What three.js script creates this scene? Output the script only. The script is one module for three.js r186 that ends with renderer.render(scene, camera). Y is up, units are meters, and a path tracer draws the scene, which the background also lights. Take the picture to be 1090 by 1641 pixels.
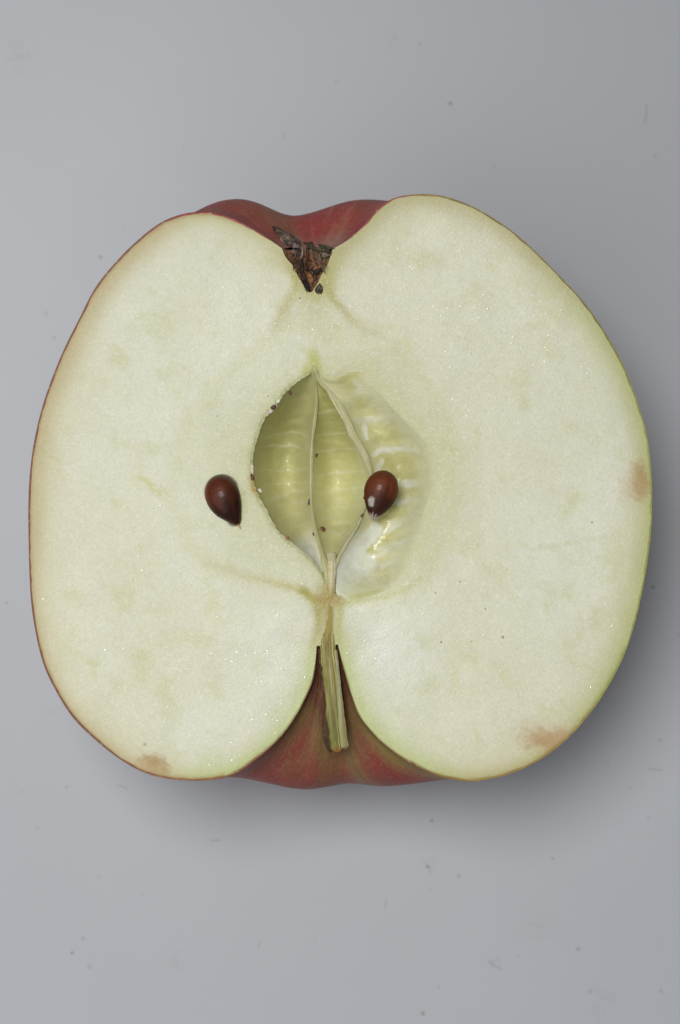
import * as THREE from 'three';
import { RectAreaLightUniformsLib } from 'three/addons/lights/RectAreaLightUniformsLib.js';

// ---------------------------------------------------------------- units
// The cut face is drawn in units of S (0.075 mm); (X, Y) run right and down over the cut face, Z rises from it.
const S = 7.5e-5, CX = 545, CY = 820.5, D = 4000;
const scene = new THREE.Scene();
scene.background = new THREE.Color(0.065, 0.067, 0.07);

// ---------------------------------------------------------------- apple outline (cut face), from calyx to stem
const RIGHT = [[534, 398], [548, 390], [566, 376], [589, 354], [608, 332], [630, 318], [655, 312.5], [684, 311], [718, 316], [760, 332], [811, 363], [853, 398], [895, 440], [938, 487], [968, 530], [993, 573], [1013, 619], [1027, 661], [1037, 699], [1043, 747], [1045, 802], [1043.5, 852], [1038, 898], [1030, 944], [1017, 1000], [1001, 1048], [977, 1096], [948, 1140], [911, 1182], [872, 1213], [828, 1236], [786, 1248], [748, 1252], [706, 1244], [674, 1231], [644, 1215], [615, 1193], [593, 1170], [575, 1146], [563, 1114], [553, 1080], [546, 1054], [541, 1033]];
const LEFT = [[452, 398], [436, 386], [416, 373], [388, 357], [362, 346], [336, 340], [310, 340.5], [284, 346], [255, 359], [218, 388], [185, 421], [153, 461], [126, 513], [104, 557], [84, 605], [68, 652], [55.5, 704], [48, 759], [45.5, 814], [46, 865], [47.5, 923], [50.5, 969], [57.5, 1015], [70, 1065], [89, 1106], [117, 1150], [158, 1190], [199, 1221], [236, 1240], [277, 1249], [318, 1251], [359, 1246], [382, 1237], [404, 1222], [428, 1203], [450, 1181], [471, 1153], [489, 1120], [501, 1092], [506, 1064], [508, 1036]];
const axisX = (y) => 493 + (y - 398) * (32 / 637);

// ---------------------------------------------------------------- noise
const hash = (x, y, s) => { let h = Math.imul(x, 374761393) ^ Math.imul(y, 668265263) ^ Math.imul(s, 1442695041); h = Math.imul(h ^ (h >>> 13), 1274126177); h ^= h >>> 16; return (h >>> 0) / 4294967296; };
function noise(x, y, s = 1) {
  const ix = Math.floor(x), iy = Math.floor(y); let fx = x - ix, fy = y - iy;
  fx = fx * fx * (3 - 2 * fx); fy = fy * fy * (3 - 2 * fy);
  const a = hash(ix, iy, s), b = hash(ix + 1, iy, s), c = hash(ix, iy + 1, s), d = hash(ix + 1, iy + 1, s);
  return a + (b - a) * fx + (c - a) * fy + (a - b - c + d) * fx * fy;
}
const fbm = (x, y, s, o = 4) => { let v = 0, a = 0.5, t = 0; for (let i = 0; i < o; i++) { v += a * noise(x, y, s + i * 7); t += a; a *= 0.5; x *= 2.03; y *= 2.03; } return v / t; };
const clamp = (x, a = 0, b = 1) => Math.min(b, Math.max(a, x));
const sm = (a, b, x) => { const t = clamp((x - a) / (b - a)); return t * t * (3 - 2 * t); };
const lerp = (a, b, t) => a + (b - a) * t;
const mix3 = (a, b, t) => [lerp(a[0], b[0], t), lerp(a[1], b[1], t), lerp(a[2], b[2], t)];
let seed = 77; const rnd = () => { seed = (seed * 1664525 + 1013904223) >>> 0; return seed / 4294967296; };
function poly(x, y, pts) {   // distance to a broken line, and how far along it (0..1)
  let best = 1e9, at = 0; const n = pts.length - 1;
  for (let i = 0; i < n; i++) {
    const [ax, ay] = pts[i], bx = pts[i + 1][0] - ax, by = pts[i + 1][1] - ay;
    const t = clamp(((x - ax) * bx + (y - ay) * by) / (bx * bx + by * by)), d = Math.hypot(x - ax - bx * t, y - ay - by * t);
    if (d < best) { best = d; at = (i + t) / n; }
  }
  return [best, at];
}
function spline(pts, n, closed = false) {   // n + 1 points, even along the curve
  const c = new THREE.CatmullRomCurve3(pts.map((p) => new THREE.Vector3(p[0], p[1], p[2] || 0)), closed, 'centripetal');
  c.arcLengthDivisions = Math.max(400, n * 2);
  return c.getSpacedPoints(n).map((v) => [v.x, v.y, v.z]);
}

// ---------------------------------------------------------------- body of the apple: the outline swept round the core axis
const NT = 240, NA = 200;
const rightLine = spline(RIGHT, NT), leftLine = spline(LEFT, NT);
const gauss = (x, c, w) => Math.exp(-(((x - c) / w) ** 2));
function body(i, th) {
  const t = i / NT, r1 = rightLine[i], r2 = leftLine[i], w = (1 - Math.cos(th)) / 2, deg = th * 180 / Math.PI, inner = Math.sin(th);
  let y = lerp(r1[1], r2[1], w);
  const r = lerp(r1[0] - axisX(r1[1]), axisX(r2[1]) - r2[0], w) * (1 + inner * (0.012 * Math.cos(5 * th + 1) * sm(0, 0.2, t) * sm(1, 0.8, t)));
  const top = gauss(t, 0.12, 0.085), bottom = gauss(t, 0.885, 0.07);
  y += top * (-36 * gauss(deg, 130, 24) - 19 * gauss(deg, 62, 22) + 6 * gauss(deg, 100, 14));
  y += bottom * (56 * gauss(deg, 110, 34) + 42 * gauss(deg, 58, 28) + 14 * gauss(deg, 32, 16) * inner - 3 * gauss(deg, 78, 12));
  return [axisX(y) + r * Math.cos(th), y, -r * Math.sin(th) * 0.97];
}
let lowest = 0;
for (let i = 0; i <= NT; i += 2) for (let k = 0; k <= 60; k++) lowest = Math.min(lowest, body(i, Math.PI * k / 60)[2]);
const H = -lowest;                                   // height of the cut face above the tabletop

// ---------------------------------------------------------------- camera, lamps, exposure
const camera = new THREE.PerspectiveCamera(2 * Math.atan(820.5 / D) * 180 / Math.PI, 680 / 1024, 0.01, 10);
camera.position.set(0, (H + D) * S, 0);
camera.up.set(0, 0, -1);
camera.lookAt(0, 0, 0);
camera.focus = (D + 30) * S;
camera.userData.fStop = 22;
RectAreaLightUniformsLib.init();
function fillLight(name, color, intensity, w, h, pos, target) {
  const l = new THREE.RectAreaLight(color, intensity, w, h);
  l.name = name; l.position.set(...pos); l.lookAt(...target); scene.add(l);
}
const key = new THREE.SpotLight(new THREE.Color(1, 0.99, 0.975), 1.02, 0, 22 * Math.PI / 180, 1, 2);   // a snooted lamp above and a little to the left
key.name = 'key_lamp'; key.position.set(-0.125, 0.74, -0.14); key.target.position.set(-0.03, 0, 0.05); key.castShadow = true; key.shadow.radius = 7; scene.add(key, key.target);
fillLight('added_fill', new THREE.Color(0.97, 0.98, 1), 0.95, 1, 1, [-0.4, 0.8, 0.35], [0, 0.03, 0]);  // unseen fill, added to stand in for ambient light
const renderer = new THREE.WebGLRenderer({ antialias: true });
renderer.toneMapping = THREE.LinearToneMapping;
renderer.toneMappingExposure = 1.12;
renderer.shadowMap.enabled = true;

// ---------------------------------------------------------------- helpers
const ORIGIN = [525, 800];
const local = (X, Y, Z, o = ORIGIN, base = -H) => [(X - o[0]) * S, (Z - base) * S, (Y - o[1]) * S];
const P = (sx, sy, z) => [CX + (sx - CX) * (D - z) / D, CY + (sy - CY) * (D - z) / D, z];   // a point at height z seen over (sx, sy)
function grid(nu, nv, f, wrapU = false, o = ORIGIN, base = -H) {   // f(u index, v index) -> {p, uv, c}
  const pos = [], uv = [], col = [], idx = [];
  for (let j = 0; j <= nv; j++) for (let i = 0; i <= nu; i++) {
    const q = f(wrapU && i === nu ? 0 : i, j);
    pos.push(...local(q.p[0], q.p[1], q.p[2], o, base)); uv.push(...(q.uv || [i / nu, j / nv])); if (q.c) col.push(...q.c);
  }
  for (let j = 0; j < nv; j++) for (let i = 0; i < nu; i++) { const a = j * (nu + 1) + i, b = a + 1, c = a + nu + 1, d = c + 1; idx.push(a, c, b, b, c, d); }
  const g = new THREE.BufferGeometry();
  g.setAttribute('position', new THREE.Float32BufferAttribute(pos, 3)); g.setAttribute('uv', new THREE.Float32BufferAttribute(uv, 2));
  if (col.length) g.setAttribute('color', new THREE.Float32BufferAttribute(col, 3));
  g.setIndex(idx); g.computeVertexNormals();
  if (wrapU) {   // one smooth seam
    const n = g.attributes.normal;
    for (let j = 0; j <= nv; j++) {
      const a = j * (nu + 1), b = a + nu, v = new THREE.Vector3(n.getX(a) + n.getX(b), n.getY(a) + n.getY(b), n.getZ(a) + n.getZ(b)).normalize();
      n.setXYZ(a, v.x, v.y, v.z); n.setXYZ(b, v.x, v.y, v.z);
    }
  }
  return g;
}
function up(g) {   // turn the faces so that they look up on the whole
  const n = g.attributes.normal; let s = 0; for (let i = 0; i < n.count; i++) s += n.getY(i);
  if (s < 0) { const a = g.index.array; for (let i = 0; i < a.length; i += 3) { const t = a[i]; a[i] = a[i + 1]; a[i + 1] = t; } for (let i = 0; i < n.count; i++) n.setXYZ(i, -n.getX(i), -n.getY(i), -n.getZ(i)); }
  return g;
}
function obj(name, geometry, material, parent) {
  const m = new THREE.Mesh(geometry, material); m.name = name; m.castShadow = m.receiveShadow = true; parent.add(m); return m;
}
const used = {};
const numbered = (name) => { const k = used[name] = (used[name] ?? -1) + 1; return k ? name + '_' + String(k).padStart(3, '0') : name; };
function tag(o, label, category, group) { o.userData = { label, category }; if (group) o.userData.group = group; return o; }
const toS = (v) => 255 * (v <= 0.0031308 ? 12.92 * v : 1.055 * Math.pow(v, 1 / 2.4) - 0.055);
function texture(w, h, f, color = true, repeat = false) {   // f(u, v) -> linear colour, or a height 0..1
  const data = new Uint8Array(w * h * 4);
  for (let y = 0; y < h; y++) for (let x = 0; x < w; x++) {
    const c = f((x + 0.5) / w, (y + 0.5) / h), o = (y * w + x) * 4;
    if (color) { data[o] = toS(clamp(c[0])) + 0.5; data[o + 1] = toS(clamp(c[1])) + 0.5; data[o + 2] = toS(clamp(c[2])) + 0.5; } else data[o] = data[o + 1] = data[o + 2] = clamp(c) * 255;
    data[o + 3] = 255;
  }
  const t = new THREE.DataTexture(data, w, h);
  t.magFilter = THREE.LinearFilter; t.minFilter = THREE.LinearMipmapLinearFilter;
  if (color) t.colorSpace = THREE.SRGBColorSpace;
  if (repeat) t.wrapS = t.wrapT = THREE.RepeatWrapping;
  t.needsUpdate = true;
  return t;
}

// ---------------------------------------------------------------- tabletop: a white glazed board with a little dirt
const TABLE = 0.46;
{
  const spots = [[722, 166, 5, .5], [162, 412, 5, .45], [88, 541, 4, .4], [74, 502, 6, .2], [198, 367, 3, .15], [693, 1315, 3, .8], [886, 1376, 3, .75], [116, 1527, 3, .8], [134, 1504, 4, .4], [144, 1549, 5, .3], [927, 1521, 4, .55], [678, 1624, 5, .6], [704, 1582, 3, .3], [686, 1389, 4, .7], [736, 1404, 5, .3], [1047, 941, 4, .75], [1058, 1186, 2.5, .8], [1050, 250, 3, .5], [674, 70, 5, .3], [456, 218, 5, .18], [540, 130, 6, .12], [1088, 1017, 3, .5], [228, 1434, 2.5, .5], [60, 1328, 3, .3], [158, 1405, 3, .35], [107, 1261, 3, .3], [36, 1269, 3, .25], [830, 1532, 3, .3], [505, 1505, 3, .3], [946, 1589, 5, .3], [1060, 1588, 5, .3], [295, 240, 4, .18], [792, 268, 4, .2], [12, 966, 3, .5], [350, 1347, 2.5, .3], [86, 1141, 2.5, .3], [108, 1261, 2, .4], [1040, 1312, 3, .35], [975, 1225, 3, .35], [1010, 1262, 3, .3]].map(([x, y, r, a]) => [...P(x, y, -H), r * 0.85, a]);
  const hairs = [[[188, 1259], [196, 1260], [204, 1264]], [[618, 1441], [620, 1447], [617, 1454]], [[414, 1518], [417, 1510]], [[1034, 196], [1037, 180], [1036, 168]], [[338, 1347], [354, 1346]], [[1040, 1232], [1062, 1234]], [[784, 1540], [794, 1548], [806, 1554]]].map((h) => h.map(([x, y]) => P(x, y, -H)));
  const smears = [[688, 1388, 22, .16], [795, 1543, 16, .14], [288, 1541, 22, .12], [860, 1480, 60, .05], [965, 1605, 40, .07], [640, 60, 40, .07], [30, 90, 50, .08], [690, 1425, 10, .12]].map(([x, y, r, a]) => [...P(x, y, -H), r, a]);
  const W = 1400, Ht = 1960, near = (list, X, Y, far) => list.filter(([x, y]) => Math.abs(x - X) < far && Math.abs(y - Y) < far);
  const cells = {}, cellOf = (X, Y) => { const k = (X >> 6) * 1000 + (Y >> 6); return cells[k] ??= { s: near(spots, (X & ~63) + 32, (Y & ~63) + 32, 60), m: near(smears, (X & ~63) + 32, (Y & ~63) + 32, 130) }; };
  const map = texture(1400, 1960, (u, v) => {
    const X = Math.round(CX + (u - 0.5) * W), Y = Math.round(CY + (v - 0.5) * Ht);
    let k = 1 + (fbm(X / 260, Y / 260, 3, 3) - 0.5) * 0.045 + (noise(X / 3, Y / 3, 5) - 0.5) * 0.012, brown = 0;
    const c = cellOf(X, Y);
    for (const [x, y, , r, a] of c.s) { const d = Math.hypot(X - x + (noise(X / 2, Y / 2, 8) - 0.5) * 2, Y - y); if (d < r * 2) { const q = a * sm(r * 1.3, r * 0.3, d); k *= 1 - q * 0.68; brown += q; } }
    for (const [x, y, , r, a] of c.m) { const d = Math.hypot(X - x, Y - y) / r; if (d < 1) { const q = a * (1 - d) * sm(0.35, 0.8, fbm(X / 7, Y / 7, 11, 3)) * 1.1; k *= 1 - q; brown += q; } }
    for (const h of hairs) { if (Math.abs(h[0][0] - X) < 40 && Math.abs(h[0][1] - Y) < 40) { const [d] = poly(X, Y, h); k *= 1 - 0.4 * sm(2, 0.5, d) * 0.6; } }
    if (hash(X, Y, 21) > 0.99985) k *= 0.8;
    return [TABLE * k, TABLE * k * (1.04 - brown * 0.06), TABLE * k * (1.1 - brown * 0.25)];
  });
  const g = new THREE.PlaneGeometry(W * S, Ht * S); g.rotateX(-Math.PI / 2);
  const uv = g.attributes.uv; for (let i = 0; i < uv.count; i++) uv.setY(i, 1 - uv.getY(i));
  // the board itself goes on past the dirty patch: one sheet of nine fields, the middle one carrying the texture once
  map.wrapS = map.wrapT = THREE.MirroredRepeatWrapping;
  const gg = new THREE.BoxGeometry(W * S * 9, 0.02, Ht * S * 7); gg.translate(0, -0.01, 0);
  const p = gg.attributes.position, q = gg.attributes.uv;
  for (let i = 0; i < p.count; i++) q.setXY(i, p.getX(i) / (W * S) + 0.5, p.getZ(i) / (Ht * S) + 0.5);
  const m = obj('tabletop', gg, new THREE.MeshPhysicalMaterial({ map, roughness: 0.42, specularIntensity: 0.6 }), scene);
  m.userData.kind = 'structure';
}

// ---------------------------------------------------------------- half apple
const apple = tag(new THREE.Group(), 'halved red and green apple, cut face up, lying on the plain white tabletop', 'apple');
apple.name = 'apple_half'; apple.position.set((ORIGIN[0] - CX) * S, 0, (ORIGIN[1] - CY) * S); scene.add(apple);

// peel
const RIM = 2.4;
const peelMap = texture(1024, 1024, (u, v) => {           // u round from the right edge to the left, v from calyx to stem
  const deg = u * 180;
  const wob = (fbm(u * 9, v * 5, 31, 4) - 0.5);
  let green = sm(34, 8, deg + wob * 26) * sm(0.05, 0.15, v) ;
  green = Math.max(green * lerp(1, 0.45, sm(0.78, 0.86, v) * sm(0.9, 0.85, v)), 0);
  const streak = fbm(u * 95, v * 7, 33, 4), fine = noise(u * 300, v * 260, 35);
  let c = mix3([0.35, 0.055, 0.054], [0.30, 0.08, 0.055], sm(0.35, 0.7, 0.5 * streak + 0.5 * fbm(u * 40, v * 36, 34, 4)));
  c = mix3(c, [0.40, 0.15, 0.10], 0.5 * sm(0.5, 0.8, fbm(u * 30, v * 34, 37, 4)));
  c = mix3(c, [0.3, 0.15, 0.07], 0.65 * gauss(deg, 118 + wob * 30, 15) * sm(0.2, 0.02, v));      // brownish green by the calyx
  c = mix3(c, [0.36, 0.36, 0.07], green);
  c = mix3(c, [0.2, 0.175, 0.05], sm(0.87, 0.94, v + wob * 0.05 + 0.02 * Math.cos(deg / 14)));                                 // olive stem cavity
  c = mix3(c, [0.28, 0.24, 0.085], 0.85 * gauss(deg, 66 + wob * 20, 12) * sm(0.82, 0.89, v)); c = mix3(c, [0.25, 0.19, 0.07], 0.4 * sm(0.42, 0.7, fbm(u * 16, v * 30, 38, 4)) * sm(0.83, 0.9, v));
  c = mix3(c, mix3([0.05, 0.035, 0.015], [0.15, 0.08, 0.035], sm(0.4, 0.7, fbm(u * 40, v * 60, 39, 3))), 0.9 * sm(0.94, 0.962, v + wob * 0.03 + (deg > 100 ? 0.006 : -0.002)));                          // russet at the stem
  c = mix3(c, [0.05, 0.035, 0.02], 0.8 * sm(0.965, 0.969, v + wob * 0.012) * sm(0.978, 0.972, v + wob * 0.012));
  c = mix3(c, [0.42, 0.33, 0.25], 0.5 * sm(0.035, 0.0, v + wob * 0.03));
  c = mix3(c, mix3([0.22, 0.10, 0.05], [0.38, 0.2, 0.07], sm(0.7, 0.85, v)), 0.85 * sm(0.984, 0.992, u) * sm(0.1, 0.16, v));   // browned cut edge on the left
  c = mix3(c, mix3([0.24, 0.2, 0.06], [0.34, 0.36, 0.08], sm(0.3, 0.42, v)), 0.9 * sm(0.016, 0.008, u) * sm(0.08, 0.14, v));
  c = mix3(c, [0.38, 0.24, 0.06], 0.85 * sm(0.016, 0.008, u) * sm(0.64, 0.72, v));
  { const low = 0.42 * sm(0.8, 0.88, v), g = fbm(u * 50, v * 60, 47, 3); c = mix3(c, mix3([0.17, 0.03, 0.032], [0.2, 0.085, 0.05], g), low + 0.25 * sm(0.5, 0.75, g)); }
  const k = 0.86 + 0.28 * fine; c = [c[0] * k, c[1] * k, c[2] * k];
  const gx = Math.floor(u * 110), gy = Math.floor(v * 120), ox = hash(gx, gy, 41), oy = hash(gx, gy, 42);
  if (hash(gx, gy, 43) > 0.72) { const d = Math.hypot(u * 110 - gx - 0.3 - 0.4 * ox, v * 120 - gy - 0.3 - 0.4 * oy); c = mix3(c, [0.5, 0.36, 0.24], 0.5 * sm(0.2, 0.08, d)); }
  return c;
});
const peelBump = texture(512, 512, (u, v) => 0.5 * fbm(u * 120, v * 90, 45, 3) + 0.5 * fbm(u * 20, v * 20, 46, 3), false);
const peelMat = new THREE.MeshPhysicalMaterial({ map: peelMap, bumpMap: peelBump, bumpScale: 6e-5, roughness: 0.46, specularIntensity: 0.35 });
// outline of the cut face, and the same drawn in by the thickness of the peel
const PIT_R = spline([[534, 398], [530, 410], [524, 426], [516, 440], [509, 454], [501, 467]], 30), PIT_L = spline([[452, 398], [458, 412], [470, 427], [478, 443], [487, 458], [495, 468]], 30);
function inset(line, i, d) {
  const a = line[Math.max(0, i - 1)], b = line[Math.min(NT, i + 1)], tx = b[0] - a[0], ty = b[1] - a[1], l = Math.hypot(tx, ty) || 1, s = line === rightLine ? 1 : -1;
  d *= 0.7 + 0.6 * noise(i / 1.6, s + 3, 53); return [line[i][0] - s * ty / l * d, line[i][1] + s * tx / l * d];
}
const rimDepth = (i) => RIM * sm(0, 0.03, i / NT) * (1 - 0.7 * sm(0.87, 0.92, i / NT)) * sm(1, 0.97, i / NT) + 0.3;
{
  const pts = [], verts = grid(NA, NT, (a, i) => {
    const th = Math.PI * a / NA, p = body(i, th), n = (fbm(a / 16, i / 16, 51, 3) - 0.5) * 5 * Math.sin(th); p[2] += n * 0.6; p[1] += n * 0.4 * Math.sin(th);
    pts.push(p); return { p, uv: [a / NA, i / NT] };
  });
  globalThis.peelPts = pts;
  const idx = Array.from(verts.index.array), pos = Array.from(verts.attributes.position.array), nor = Array.from(verts.attributes.normal.array), uv = Array.from(verts.attributes.uv.array);
  for (const [line, u] of [[rightLine, 0.004], [leftLine, 0.996]]) {   // the cut thickness of the peel, a narrow band on the cut face
    const at = pos.length / 3;
    for (let i = 0; i <= NT; i++) {
      const o = line[i], q = inset(line, i, rimDepth(i));
      pos.push(...local(o[0], o[1], -0.6), ...local(q[0], q[1], 0.2)); nor.push(0, 1, 0, 0, 1, 0); uv.push(u, i / NT, u, i / NT);
      if (i < NT) { const a = at + i * 2; if (u < 0.5) idx.push(a, a + 1, a + 2, a + 1, a + 3, a + 2); else idx.push(a, a + 2, a + 1, a + 1, a + 2, a + 3); }
    }
  }
  const g = new THREE.BufferGeometry();
  g.setAttribute('position', new THREE.Float32BufferAttribute(pos, 3)); g.setAttribute('normal', new THREE.Float32BufferAttribute(nor, 3)); g.setAttribute('uv', new THREE.Float32BufferAttribute(uv, 2)); g.setIndex(idx);
  obj('peel', g, peelMat, apple);
}
const peelPts = globalThis.peelPts; delete globalThis.peelPts;

// ---------------------------------------------------------------- the seed chambers' rims, as they lie on the cut face
const RIM_LEFT = [[503, 590], [498, 598], [489, 604], [478, 611], [467, 619], [462, 626], [455, 633], [449, 641], [445, 648], [436, 657], [430, 664], [424, 673], [420, 681], [416, 692], [413, 703], [409.5, 714], [406.5, 725], [405.5, 735], [405, 744], [405.5, 755], [407, 771], [410, 783], [415, 793], [421, 804], [427, 815], [432, 826], [438, 837], [444, 847], [451, 855], [459, 862], [468, 869.5], [478, 877], [487, 885], [499, 897.5], [510, 910], [518, 924], [524, 938]];
const RIM_RIGHT = [[508, 591], [516, 601], [527, 605], [541, 605], [551, 601], [561, 597], [575, 596], [585, 602], [594, 612], [604, 622], [614, 633], [626, 648], [638, 661], [653, 676], [668, 689], [680, 703], [691, 719], [698, 735], [700, 753], [696, 775], [688, 797], [681, 818], [675, 838], [669, 858], [662, 872], [654, 896], [644, 917], [632, 934], [614, 947], [592, 956], [566, 961], [552, 956], [540, 951], [532, 946]];
{ const fine = spline(RIM_LEFT, 150).map(([x, y], i) => { const a = 0.35 + 1.5 * gauss(y, 645, 26) + 0.9 * gauss(y, 775, 30) + 0.6 * gauss(y, 858, 14); return [x + (noise(i * 0.9, 3, 57) - 0.5) * 3 * a, y + (noise(i * 0.9, 7, 58) - 0.5) * 2 * a]; }); fine[0] = RIM_LEFT[0]; fine[150] = RIM_LEFT[RIM_LEFT.length - 1]; RIM_LEFT.splice(0, RIM_LEFT.length, ...fine); }
const RIM_SMOOTH = RIM_LEFT.filter((p, i) => i % 6 === 0);
const HOLE = [...RIM_RIGHT, ...RIM_LEFT.slice().reverse()];
const CO = [512, 770];
// ---------------------------------------------------------------- flesh
const LEFT_SEED = { a: [343, 764.5], b: [378, 843], w: 28 };
const inPocket = (X, Y) => { const [d, t] = poly(X, Y, [[356, 788], [368, 813], [376, 832]]); return d - lerp(28, 12, t); };
const FX = 30, FY = 296, FW = 1030, FH = 972;
const bruises = [[1026, 766, 17, 34, 1.0], [1014, 775, 22, 44, 0.4], [870, 1186, 42, 23, 1], [862, 1176, 58, 32, 0.5], [246, 1223, 29, 18, 1.0], [262, 1233, 26, 13, 0.75], [230, 1230, 46, 18, 0.5]];
const OUT_R = rightLine.filter((_, i) => i % 6 === 0), OUT_L = leftLine.filter((_, i) => i % 6 === 0);
const fleshDots = [[949, 837, 1.8], [806, 1021, 2.2], [707, 1029, 1.8], [778, 976, 1.6], [349, 667, 1.4], [481, 478, 1.6], [698, 950, 1.4], [737, 932, 1.4], [756, 1028, 1.2], [430, 635, 1.4], [232, 1193, 3]];
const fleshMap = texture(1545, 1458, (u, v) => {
  const X = FX + u * FW, Y = FY + v * FH;
  const edgeR = X > 470 ? poly(X, Y, OUT_R)[0] : 1e3, edgeL = X < 570 ? poly(X, Y, OUT_L)[0] : 1e3, edge = Math.min(edgeR, edgeL);
  const low = fbm(X / 150, Y / 150, 61, 3), mid = fbm(X / 38, Y / 38, 63, 4), fine = noise(X / 3.2, Y / 3.2, 65), fib = fbm((X + Y * 0.6) / 26, (Y - X * 0.6) / 9, 67, 3);
  let c = [0.735, 0.726, 0.545];
  c = mix3(c, [0.76, 0.76, 0.61], sm(0.4, 0.75, low));
  c = mix3(c, [0.60, 0.61, 0.31], 0.35 * sm(0.5, 0.85, mid) + 0.26 * sm(0.5, 0.85, fib * 0.6 + mid * 0.4));
  // the core inside the faint core line is more glassy and yellow
  const dc = Math.hypot((X - 520) / 235, (Y - 770) / 235) + (mid - 0.5) * 0.35;
  c = mix3(c, [0.60, 0.605, 0.345], 0.65 * sm(1.15, 0.5, dc));
  // sheen on the flesh by the stem, painted in as white
  c = mix3(c, [0.76, 0.77, 0.70], 0.35 * gauss(Math.hypot(X - 455, (Y - 1050) * 0.8), 0, 90) + 0.45 * gauss(Math.hypot(X - 610, (Y - 1045) * 0.85), 0, 70));
  // yellow lines of the vascular bundles, and painted shading beside the left seed
  const line = (pts, w, col, amt, fade) => { const [d, t] = poly(X + (mid - 0.5) * 8, Y + (fib - 0.5) * 6, pts); if (d < w * 3) c = mix3(c, col, amt * gauss(d, 0, w * (0.7 + 0.7 * mid)) * (fade ? fade(t) : 1)); };
  const vein = (pts, w, col, amt) => line(pts, w, col, amt * sm(0.25, 0.62, fib * 0.5 + noise(X / 14, Y / 14, 73) * 0.5), (t) => Math.sin(Math.PI * clamp(0.05 + 0.9 * t)));
  const olive = [0.44, 0.40, 0.10], lime = [0.50, 0.52, 0.14];
  if (Y < 640 && Y > 380) {
    line([[478, 440], [470, 470], [455, 500], [440, 525], [425, 545]], 9, olive, 0.9, (t) => 1 - t * 0.9);
    line([[520, 448], [535, 480], [560, 508], [585, 527], [620, 543]], 7, olive, 0.9, (t) => 1 - t * 0.85);
    line([[452, 402], [465, 425], [478, 445], [498, 470]], 11, [0.46, 0.40, 0.11], 0.8);
    line([[534, 402], [524, 440], [508, 470]], 20, [0.45, 0.42, 0.12], 0.9);
    line([[492, 480], [505, 500]], 26, [0.56, 0.55, 0.28], 0.6);
    line([[496, 597], [505, 578], [512, 600]], 8, [0.48, 0.48, 0.05], 0.9);
    line([[505, 562], [504, 580]], 6, lime, 0.6);
  }
  if (Y > 560 && Y < 1010 && X > 380 && X < 730) {
    line(RIM_SMOOTH, 10, [0.5, 0.5, 0.22], 0.6);
    line(RIM_RIGHT.slice(2, 28), 30, [0.57, 0.57, 0.29], 0.5);
    line([[404, 764], [409, 785], [415, 790]], 6, [0.5, 0.33, 0.08], 0.8);
  }
  if (Y > 540 && X > 250 && X < 780) {
    line([[330, 900], [400, 926], [450, 936], [485, 948], [508, 965]], 8, [0.48, 0.42, 0.11], 0.9, (t) => 0.25 + 0.75 * t); line([[389, 790], [388, 815], [384, 838]], 7, [0.46, 0.46, 0.15], 0.4); line([[640, 560], [700, 640], [738, 740], [728, 840], [680, 925]], 13, [0.60, 0.595, 0.29], 0.3); line([[430, 545], [340, 620], [288, 720], [275, 800], [300, 870], [360, 915]], 13, [0.60, 0.595, 0.29], 0.28);  // olive shade right of the left seed is painted into the flesh
    line([[485, 948], [508, 966], [510, 1000], [508, 1036]], 8, [0.40, 0.37, 0.08], 0.95);
    line([[545, 966], [575, 963], [615, 957], [650, 944], [672, 928]], 5, lime, 0.75, (t) => 1 - 0.6 * t);
    line([[545, 975], [542, 1000], [542, 1036]], 7, [0.44, 0.45, 0.10], 0.9);
    line([[525, 945], [525, 1040]], 17, [0.40, 0.34, 0.09], 0.95); line([[508, 958], [542, 962]], 9, [0.40, 0.28, 0.07], 0.7);
  }
  vein([[215, 762], [232, 768], [247, 782], [262, 797]], 5, [0.55, 0.53, 0.12], 0.55);
  vein([[815, 870], [870, 878], [925, 868], [985, 856]], 5.5, [0.56, 0.55, 0.24], 0.5);
  vein([[700, 1010], [750, 1050], [800, 1080], [825, 1100]], 13, [0.58, 0.58, 0.24], 0.4);
  vein([[930, 980], [926, 1030]], 5, [0.58, 0.58, 0.26], 0.35);
  vein([[755, 1160], [770, 1200]], 6, [0.58, 0.58, 0.22], 0.35);
  vein([[860, 740], [900, 730]], 5, [0.58, 0.58, 0.26], 0.3);
  // under the peel: green on the right and at the stem, tan on the left
  const dirty = (mid - 0.5) * 10;
  if (edge < 70) {
    const onRight = X > 525, L = edgeL < edgeR;
    let rc, deep, strong = 0.95;
    if (!L) {
      rc = mix3([0.42, 0.36, 0.13], [0.40, 0.42, 0.11], sm(380, 560, Y)); deep = lerp(16, 18, sm(380, 520, Y));
      rc = mix3(rc, [0.44, 0.36, 0.10], sm(1120, 1190, Y) * sm(670, 760, X)); deep = lerp(deep, 13, sm(1100, 1200, Y) * sm(670, 760, X));
      const inner = sm(760, 660, X) * sm(1000, 1060, Y); rc = mix3(rc, [0.48, 0.55, 0.17], inner); deep = lerp(deep, 15, inner);
    } else {
      rc = [0.50, 0.37, 0.16]; deep = lerp(20, 12, sm(800, 950, Y));
      const low = sm(1180, 1215, Y) * sm(250, 330, X); rc = mix3(rc, [0.46, 0.54, 0.15], low);
      const inn = sm(380, 440, X) * sm(1000, 1060, Y); rc = mix3(rc, [0.48, 0.56, 0.19], inn); deep = lerp(deep, 14, Math.max(low, inn));
      const hi = sm(470, 380, Y) * sm(250, 340, X); rc = mix3(rc, [0.52, 0.48, 0.2], hi); deep = lerp(deep, 10, hi);
    }
    c = mix3(c, rc, 0.95 * gauss(Math.max(0, edge + dirty * 0.5), 0, deep * 1.15));
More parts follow.
